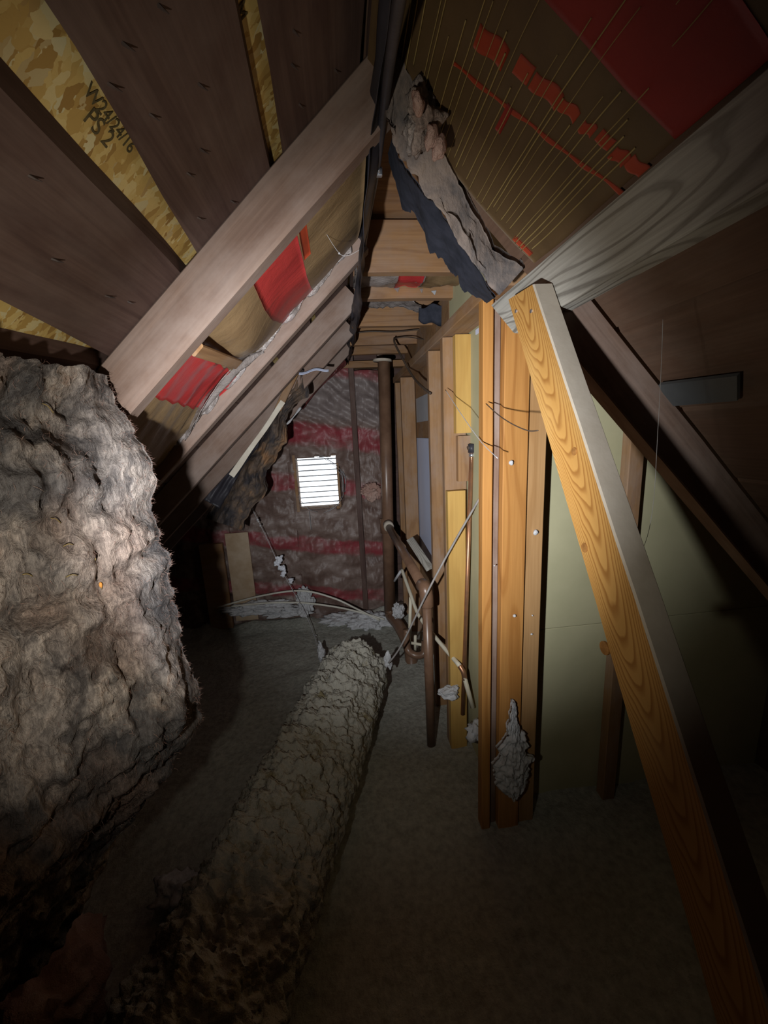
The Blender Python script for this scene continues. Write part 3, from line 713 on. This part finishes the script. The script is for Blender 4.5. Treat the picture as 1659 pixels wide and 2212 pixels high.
stud(.400, 2.75, -.05, 1.735, 'fir_brown', 'farthest stud of the knee wall, half hidden by the brown vent pipe')
stud(.89, 1.115, -.02, 1.48, 'fir_brown', 'stud standing behind the leaning brace', .050)
wr_ = struct(empty('wall_right', (.49, 1.5, 0)))
XP = .494
boxm('drywall_panel', (XP, 1.105, -.05), (XP + .012, 1.72, 2.0), M['drywall'], wr_)
boxm('back_board', (XP, 1.722, 1.36), (XP + .014, 2.86, 1.98), M['fir_brown'], wr_)
boxm('back_board', (XP, 2.54, -.05), (XP + .014, 2.86, 1.358), M['fir_brown'], wr_)
boxm('back_board', (XP, 1.722, -.05), (XP + .014, 2.538, .60), M['fir_brown'], wr_)
p0 = at(1040, 711, 'X', XP - .003); boxm('daylight_slit_board', (XP - .006, p0.y - .035, p0.z - .006), (XP - .001, p0.y + .05, p0.z + .010), M['bluewhite'], wr_)  # small bluish slab standing in for a daylight gap
boxm('grey_patch', (XP - .006, 2.06, 1.455), (XP - .001, 2.47, 1.60), simple('grey_patch', (.36, .36, .38), (.44, .44, .46), 6, .7, 0), wr_)
boxm('daylight_slit_board', (XP + .004, 1.722, .60), (XP + .012, 2.538, 1.358), M['bluewhite'], wr_)  # bluish board put in for a slit open to a daylit room
# panel turned across behind the corner post
YP = 1.17
wp = struct(empty('wall_right', (.9, YP, 0)))
boxm('drywall_panel', (.606, YP, .70), (1.6, YP + .012, 1.70), M['drywall'], wp)
boxm('drywall_panel', (.606, YP + .001, -.05), (1.6, YP + .013, .698), M['drywall'], wp)

# purlin and leaning brace
PX = .400
pur = beam('purlin', (PX + .019, -.35, 1.651), (PX + .019, .947, 1.653), (0, 0, 1), .101, .038, M['weathered'], segs=18, cut1=1.38)
tag(pur, 'weathered grey purlin with dark wavy grain under the red kraft', 'purlin')
BD = V((0, -.532, -.846)).normalized()                # the brace leans in the plane of the knee wall
head = V((PX - .0195, .7735, 1.652)); foot = head + BD * (1.70 / .846)
br = beam('brace', foot, head, BD.cross(V((1, 0, 0))), .087, .038, None, segs=24, cut1=-.74, mats=[M['brace'], M['dusty']], face_mat={1: 1, 2: 1, 3: 1})
tag(br, 'leaning orange brace with bold grain and a grey dusty edge, nailed to the purlin', 'brace')
bi = br.matrix_basis.inverted()
for q in ((1115, 672), (1148, 672)):
    p = at(*q, 'X', PX - .039); vs, fs = tube_geo([p + V((.004, 0, 0)), p - V((.0015, 0, 0))], .0035, 10)
    link('nail', [bi @ v for v in vs], fs, M['steel'], br)
for (q, r) in (((1240, 975), .0065), ((1262, 1183), .0075), ((1305, 1400), .010)):
    p = at(*q, 'X', PX - .0392); vs, fs = tube_geo([p + V((.003, 0, 0)), p - V((.0003, 0, 0))], r, 14)
    link('knot', [bi @ v for v in vs], fs, M['knot'], br)

# rafter past the purlin on the right, the grey blocking beside it
RD = .60
ra, rb = V((.41, .742, H + .59 + .045 - .41)), V((1.45, .775, H + .59 + .045 - 1.45))
o = beam('rafter', ra, rb, NR, .0885, .045, M['old'], segs=14)
tag(o, 'aged rafter running down to the dark right side, beyond the purlin', 'rafter')
pc = [rlow(*q, .690) for q in ((1422, 832), (1592, 812), (1592, 866), (1447, 878))]
vs = pc + [p - NR * .007 for p in pc]
o = link('grey_block', vs, [[0, 1, 2, 3], [7, 6, 5, 4], [0, 4, 5, 1], [1, 5, 6, 2], [2, 6, 7, 3], [3, 7, 4, 0]], M['greytin'])
tag(o, 'grey block with a torn top edge under the roof boards on the right', 'block')
o = tube('cobweb_thread', [at(*p, 'Y', .50) for p in ((1432, 690), (1428, 800), (1420, 950), (1412, 1080), (1398, 1160), (1374, 1215))], .0004, M['web'], None, 4)
tag(o, 'long hanging cobweb thread right of the leaning brace', 'cobweb')
o = tube('dark_twig', [at(*p, 'X', .395) for p in ((1050, 872), (1075, 895), (1105, 915), (1140, 930), (1162, 930))], .0014, M['wire'], None, 5)
tag(o, 'thin dark wire curling across the corner post below the purlin', 'wire')
o = tube('cobweb_thread', [at(*p, 'X', .39) for p in ((962, 842), (1000, 900), (1040, 955), (1075, 990))], .0014, M['web'], None, 4)
tag(o, 'pale cobweb thread slanting from the second stud to the corner post', 'cobweb')

# ------------------------------------------------------------------ pipes
vp = tag(empty('vent_pipe', (.335, 2.58, 0)), 'tall brown vent pipe standing right of the gable batts', 'pipe')
def pipe(name, pts, r, mat, par, curve=False, sides=18):
    o = tube(name, pts, r, mat, None, sides, curve); o.parent = par; o.location = -par.location; return o
xa, xb = at(829, 775, 'Y', 2.58), at(842, 1322, 'Y', 2.58)
pipe('riser', [xa, xb], .040, M['pipe'], vp)
pipe('coupling', [at(834, 1120, 'Y', 2.58), at(836, 1150, 'Y', 2.58)], .046, M['pipe'], vp)
pipe('lower_elbow', [xb + V((0, 0, .02)), xb + V((.01, -.02, -.03)), at(862, 1352, 'Y', 2.42), at(885, 1400, 'Y', 2.2), at(890, 1450, 'Y', 2.1)], .040, M['pipe'], vp, True)
pipe('flange', [at(826, 781, 'Y', 2.56), at(826, 777, 'Y', 2.56)], .060, M['dusty'], vp)
dp = tag(empty('drain_pipe', (.31, 1.5, 0)), 'brown drain pipe sloping to the front stand pipe by the second stud', 'pipe')
d0, d1 = at(838, 1135, 'Y', 2.52), at(917, 1272, 'Y', 1.53)
pipe('arm', [d0, d1], .024, M['pipe'], dp); pipe('elbow', [d1 - (d1 - d0).normalized() * .04, d1 + V((0, -.01, .008)), d1 + V((.003, -.022, -.03)), d1 + V((.003, -.022, -.07))], .029, M['pipe'], dp, True)
s0 = d1 + V((.003, -.022, -.03)); s1 = at(932, 1608, 'Y', 1.49); pipe('stand_pipe', [s0, s1 - V((0, 0, .04))], .0205, M['pipe'], dp)
pipe('coupling', [at(921, 1285, 'Y', 1.508), at(922, 1310, 'Y', 1.508)], .025, M['pipe'], dp)
pipe('strap', [d0 + V((0, 0, .01)), d0 + (d1 - d0) * .05], .033, M['dusty'], dp)
cp_ = tag(empty('water_pipe', (.43, 1.44, 0)), 'thin copper water pipe with a capped valve standing at the second stud', 'pipe')
c0, c1 = at(1019, 975, 'Y', 1.425), at(999, 1530, 'Y', 1.425)
pipe('riser', [c0, c1 - V((0, 0, .03))], .0085, M['copper'], cp_)
pipe('cap', [c0 + V((0, 0, -.005)), c0 + V((0, 0, .028))], .014, M['black'], cp_)
pipe('valve_tee', [c0 + V((-.016, 0, .012)), c0 + V((.020, 0, .022))], .008, M['wire'], cp_)
pipe('collar', [c0 + V((0, 0, -.02)), c0 + V((0, 0, -.008))], .0115, M['steel'], cp_)
sp = tag(empty('plastic_pipe', (.38, 1.5, 0)), 'cream plastic water pipes crossing behind the brown stand pipe', 'pipe')
pipe('long_run', [at(868, 1230, 'Y', 2.2), at(884, 1275, 'Y', 2.0), at(905, 1330, 'Y', 1.8), at(945, 1382, 'Y', 1.58), at(993, 1438, 'Y', 1.40)], .0095, M['cream'], sp, True, 12)
pipe('end_elbow', [at(993, 1438, 'Y', 1.40), at(1001, 1452, 'Y', 1.385), at(1004, 1468, 'Y', 1.38)], .011, M['copper'], sp, True, 12)
pipe('end_run', [at(1003, 1462, 'Y', 1.38), at(1021, 1528, 'Y', 1.36)], .0095, M['cream'], sp, False, 12)
pipe('riser', [at(887, 1290, 'Y', 2.0), at(884, 1390, 'Y', 2.0)], .0095, M['cream'], sp, False, 12)
pipe('branch', [at(883, 1388, 'Y', 2.0), at(925, 1395, 'Y', 1.96)], .0085, M['cream'], sp, False, 12)
pipe('branch', [at(897, 1372, 'Y', 1.99), at(897, 1405, 'Y', 1.99)], .0085, M['cream'], sp, False, 12)
pipe('stub', [at(868, 1230, 'Y', 2.2), at(852, 1255, 'Y', 2.25)], .008, M['web'], sp, False, 10)
o = tube('trap_pipe', [at(878, 1360, 'Y', 1.95), at(880, 1400, 'Y', 1.93), at(895, 1415, 'Y', 1.9), at(915, 1412, 'Y', 1.9), at(918, 1385, 'Y', 1.92)], .020, M['pipe'], None, 14)
tag(o, 'dark curved trap pipe low behind the brown stand pipe', 'pipe')
o = beam('lath', at(886, 1165, 'Y', 2.16), at(928, 1228, 'Y', 1.86), (1, 0, .5), .045, .016, M['weathered'], segs=6)
tag(o, 'pale grey lath end slanting between the third and fourth studs', 'lath')
o = tube('thin_stick', [at(1041, 1068, 'Y', 1.36), at(985, 1165, 'Y', 1.40), at(928, 1270, 'Y', 1.42), at(868, 1392, 'Y', 1.60), at(840, 1432, 'Y', 1.66)], .0042, simple('grey_stick', (.24, .22, .21), (.36, .33, .31), 30, .8, .2), None, 7)
tag(o, 'thin grey stick slanting in front of the pipes from the second stud', 'stick')
# cables across the gable foot
for k, (ps, lab) in enumerate(((((470, 1312), (560, 1288), (650, 1276), (720, 1292), (770, 1315), (820, 1340)), 'upper white cable arching along the foot of the gable wall'),
                               (((500, 1310), (570, 1303), (650, 1302), (730, 1312), (790, 1326), (830, 1338)), 'lower white cable running into the fluff at the gable foot'))):
    pts = [at(x, y, 'Y', 2.70 - .12 * i / 5) for i, (x, y) in enumerate(ps)]
    tag(tube('cable', pts, .007, M['cable'], None, 8), lab, 'cable', 'white cables at the gable foot')
# icy lint on a hanging cobweb string, fluff heaps
o = tube('cobweb_string', [at(540, 1090, 'Y', 2.66), at(575, 1160, 'Y', 2.66), at(605, 1225, 'Y', 2.64), at(635, 1280, 'Y', 2.6), at(668, 1345, 'Y', 2.5), at(690, 1410, 'Y', 2.2)], .0022, M['web'], None, 5)
tag(o, 'lint laden cobweb string slanting down left of the vent', 'cobweb')
rr = random.Random(11)
for i in range(16):
    t = rr.random(); x, y = 597 + 24 * t + rr.uniform(-7, 7), 1204 + 50 * t
    blob('lint', at(x, y, 'Y', 2.63) - V((0, 0, 0)), rr.uniform(.008, .018), M['icy'], None, .9, 34, 3).parent = o
for i in range(9):
    t = rr.random(); x, y = 545 + 150 * t, 1100 + 300 * t
    b = blob('lint', at(x, y, 'Y', 2.62 - .4 * max(0, t - .6)), rr.uniform(.004, .009), M['fluff'], None, .8, 30, 2); b.parent = o
def fl(px, py, ax_, val, r, lab, sq=(1, 1, 1), amp=.6, sub=5, mat='fluff', fq=16):
    return tag(blob('fluff_clump', at(px, py, ax_, val), r, M[mat], None, amp, fq, sub, sq), lab, 'fluff clump')
fl(660, 1300, 'Y', 2.76, .075, 'white fluff clump heaped at the gable foot below the vent', (.75, .6, 1.3))
fl(560, 1312, 'Y', 2.74, .11, 'white fluff ridge at the gable foot left of the vent', (2.0, .6, .35))
fl(800, 1340, 'Y', 2.66, .10, 'white fluff heap at the foot of the brown vent pipe', (1.5, .9, .5))
fl(745, 1335, 'Y', 2.74, .09, 'white fluff drift at the gable foot between vent and brown vent pipe', (1.8, .8, .35))
fl(620, 1322, 'Y', 2.76, .07, 'low white fluff ridge right under the bright vent', (2.2, .6, .45))
fl(655, 1322, 'Y', 2.70, .035, 'small white fluff ball beneath the cables', (1, 1, .8))
fl(695, 1412, 'Z', .13, .045, 'fluff tuft sticking out left of the duct end', (.5, .6, 1.1))
fl(838, 1425, 'Y', 1.72, .035, 'white fluff tuft caught on the stick right of the duct end', (.5, .5, 1.2))
fl(860, 1320, 'Y', 2.46, .06, 'white fluff patch between vent pipe and studs', (.6, .6, .9))
fl(972, 1497, 'Y', 1.43, .035, 'pale fluff tuft at the foot of the third stud', (1.2, .8, .8))
for (q, z) in (((1110, 1590), 1), ):
    c = at(1100, 1640, 'Y', 1.045)
    def f_pf(u, v):
        prof = [(0, .012), (.10, .050), (.25, .062), (.45, .056), (.58, .036), (.75, .016), (1.01, .003)]
        for (a0, w0), (a1, w1) in zip(prof, prof[1:]):
            if v <= a1: wdt = w0 + (w1 - w0) * (v - a0) / (a1 - a0); break
        e = (u - .5) * 2; wdt *= 1 + .55 * fbm((v * 10, 3 if e > 0 else 8, 1 + u), 5) * abs(e)
        return V((c.x + e * wdt + .010, c.y - .004 - .024 * (1 - e * e) * min(1, (1 - v) * 1.5) + .010 * fbm((u * 9, v * 15, 2), 5), c.z - .14 + .36 * v + .010 * fbm((u * 8, 1, 7), 3) * (1 - v)))
    o = sheet('fluff_clump', f_pf, 44, 110, M['fluff'], (0, .012, 0)); tag(o, 'big white fluff patch clinging to the foot of the corner post', 'fluff clump')
for i, (px, py, yv) in enumerate(((1030, 1580, 1.30), (1125, 1590, 1.05), (1068, 1222, 1.055), (1156, 1150, 1.07), (1112, 1330, 1.055), (1150, 1330, 1.07), (1148, 1370, 1.07), (1105, 1000, 1.055))):
    b = blob('lint', at(px, py, 'Y', yv), (.035, .018, .0035, .006, .0045, .0035, .0045, .006)[i], M['fluff'], None, .8, 30, 3)
    tag(b, ['fluff lump between second stud and corner post', 'fluff lump beside the big white patch', 'tiny lint speck on the left edge of the bright orange stud', 'lint speck high on the paler tan corner stud',
            'lint speck low on the bright orange stud', 'small lint speck on the paler tan corner stud, upper of a close pair', 'small lint speck on the paler tan corner stud, lower of a close pair', 'lint smear on the bright orange stud near its top'][i], 'lint')

# ------------------------------------------------------------------ duct under its fluffy jacket
RDU = .172
da, db = V((-.47, .35, .175)), V((-.012, 1.80, .185))
dax = (db - da).normalized(); dsx = dax.cross(V((0, 0, 1))).normalized(); dup = dsx.cross(dax)
def f_duct(u, v):
    k = u * 1.10; ang = 2 * math.pi * v
    if k <= 1: c = da + (db - da) * k; r = RDU; sag = 0
    else: c = db + dax * (.10 * math.sin((k - 1) * 15.7)); r = RDU * max(.03, math.cos((k - 1) * 15.7)); sag = .05 * (k - 1) * 10
    d = dsx * math.cos(ang) + dup * math.sin(ang)
    p = c + d * r
    topness = max(0, d.z + .35)
    q = p * 1.0
    lum = .020 * fbm((q.x * 13, q.y * 13, q.z * 13), 5) + .010 * fbm((q.x * 34, q.y * 34, q.z * 34), 4) + .009 * fbm((q.x * 80, q.y * 80, q.z * 80), 3)
    return p + d * (lum * (.35 + topness)) - V((0, 0, sag))
vs, fs = [], []; NU, NV = 480, 130
for i in range(NU + 1):
    for j in range(NV): vs.append(f_duct(i / NU, j / NV))
for i in range(NU):
    for j in range(NV): fs.append([i * NV + j, i * NV + (j + 1) % NV, (i + 1) * NV + (j + 1) % NV, (i + 1) * NV + j])
fs.append([j for j in range(NV - 1, -1, -1)]); fs.append([NU * NV + j for j in range(NV)])
du = link('flexible_duct', vs, fs, M['duct'], None, True)
tag(du, 'long lumpy duct coated in pale fluff lying on the loose insulation floor', 'duct')

# ------------------------------------------------------------------ big fibreglass batt hanging at the left
EDGE = [(1.56, -.47), (1.535, -.43), (1.50, -.385), (1.41, -.345), (1.33, -.332), (1.27, -.345), (1.235, -.328), (1.15, -.318), (1.08, -.315), (1.03, -.318), (.97, -.325), (.90, -.318), (.82, -.322), (.76, -.36), (.67, -.42), (.5, -.49), (.36, -.53)]
def edge_x(z):
    for (za, xa_), (zb, xb_) in zip(EDGE, EDGE[1:]):
        if z >= zb: t = (za - z) / (za - zb); return xa_ + (xb_ - xa_) * max(0, t)
    return EDGE[-1][1]
def f_batt(u, v):
    zt = 1.525 - .05 * u; z = zt + (.40 - zt) * v
    e = edge_x(z)
    lim = (z - 1.89) / .94; x = e - .60 * u ** 1.15
    if x < lim + .05: x = lim + .05 * math.exp((x - lim - .05) / .05)
    y = .715 - .80 * u
    roll = .03 * (1 - min(1, u * 9)) ** 2
    n = V((.80, -.55, .1)).normalized()
    d = .045 * fbm((x * 4, y * 4, z * 3.4), 3) + .030 * fbm((x * 14 + 3, y * 14, z * 7), 4) + .016 * fbm((x * 44, y * 44, z * 16), 4) + .007 * fbm((x * 120, y * 120, z * 45), 3)
    d -= .5 * max(0, d) * max(0, 1 - v * 9)
    cre = -.030 * max(0, 1 - abs(z - 1.22 + .05 * math.sin(u * 9)) / .03) * (1 if u < .3 else 0)
    lower = max(0, .85 - z)
    return V((x, y, z)) + n * ((d + cre) * min(1, .35 + u * 8) - roll - lower * .25 + .02 * math.sin(z * 9 + 1)) + V((0, roll, 0)) + V((.010 * fbm((z * 25, u * 4, 1), 4), 0, 0))
o = sheet('insulation_batt', f_batt, 170, 230, M['fibre'], lambda u, v: V((-.05, .075, 0)) * min(1, .2 + 3 * min(v, 1 - v) * 3))
tag(o, 'large sagging dirty grey pink fibreglass batt hanging at the left', 'insulation batt')
bt = o
def straw(ps, yv, r, mat, lab):
    return None
def fibres(name, n, gen, rad, mat, par, seed):
    rg = random.Random(seed); vs, fs = [], []
    for _ in range(n):
        p, d, L = gen(rg); a = d.cross(V((rg.uniform(-1, 1), rg.uniform(-1, 1), rg.uniform(-1, 1)))).normalized(); b = d.cross(a).normalized()
        q = p + d * L * .5 + a * L * .18; e = p + d * L; r = rad * rg.uniform(.6, 1.3); i0 = len(vs)
        for c, k in ((p, 1.), (q, .8)):
            vs += [c + a * r * k, c + b * r * k - a * r * k * .5, c - b * r * k - a * r * k * .5]
        vs.append(e)
        for j in range(3):
            fs.append([i0 + j, i0 + (j + 1) % 3, i0 + 3 + (j + 1) % 3, i0 + 3 + j]); fs.append([i0 + 3 + j, i0 + 3 + (j + 1) % 3, i0 + 6])
    o = link(name, vs, fs, M[mat], par); o['kind'] = 'stuff'; return o
def g_edge(rg):
    u = rg.random() ** 3 * .16; v = rg.uniform(.0, .8); p = f_batt(u, v)
    return p, V((rg.uniform(.2, 1), rg.uniform(-.8, .5), rg.uniform(-.7, .7))).normalized(), rg.uniform(.003, .010)
fibres('loose_fibres', 1500, g_edge, .00018, 'fibre_pink', bt, 4)
def g_face(rg):
    u = rg.random() * .6; v = rg.uniform(.0, .8); p = f_batt(u, v)
    return p + V((.0, -.002, 0)), V((rg.uniform(-.3, .8), rg.uniform(-.8, .2), rg.uniform(-1, 1))).normalized(), rg.uniform(.006, .016)
fibres('loose_fibres', 2500, g_face, .0002, 'fibre_pink', bt, 6)
rr = random.Random(2)
for (x, y, dx, dy) in ((75, 870, 28, 22), (140, 1180, 14, -3), (25, 1245, 30, 4), (150, 1245, 8, -3), (205, 1268, 2, 10), (100, 1120, 3, 12), (205, 1210, 8, -2)):
    a = at(x, y, 'Y', .45); k = (.45 - .0)
    # lie on the batt face: find the face by marching along the sight line
    def hit(px, py):
        d = ray(px, py).normalized(); best = None
        for i in range(60):
            u = i / 59 * .8; pz = EYE + d * ((.715 - .80 * u) / d.y); 
            zt = 1.525 - .05 * u
            q = f_batt(u, max(0, min(1, (zt - pz.z) / (zt - .40)))); e = (q.x - pz.x)
            if best is None or abs(e) < best[0]: best = (abs(e), q)
        return best[1] + V((.80, -.55, .1)).normalized() * .006
    p, q = hit(x, y), hit(x + dx, y + dy)
    s = tube('straw', [p, (p + q) / 2 + V((.002, -.002, .003)), q], .0007, M['thread'], bt, 5, True, None, 3)
p = hit(207, 1268); ch = blob('orange_chip', p, .0045, simple('orange_chip', (.75, .30, .05), (.85, .40, .10), 40, .7, 0), bt, .3, 30, 2, (.6, .6, 1.3))
# loose clumps fallen at the left of the duct
fl(385, 1925, 'Z', .05, .05, 'small pale clump on the floor between batt and duct', (1.2, .9, .8), .8, 4)
fl(480, 2140, 'Z', .03, .05, 'dim pale clump at the near end of the duct', (1.2, .9, .7), .8, 4)
fl(50, 2190, 'Z', .10, .16, 'dim tan insulation lump in the near left corner', (1, 1, .9), .3, 4, 'fibre_pink')
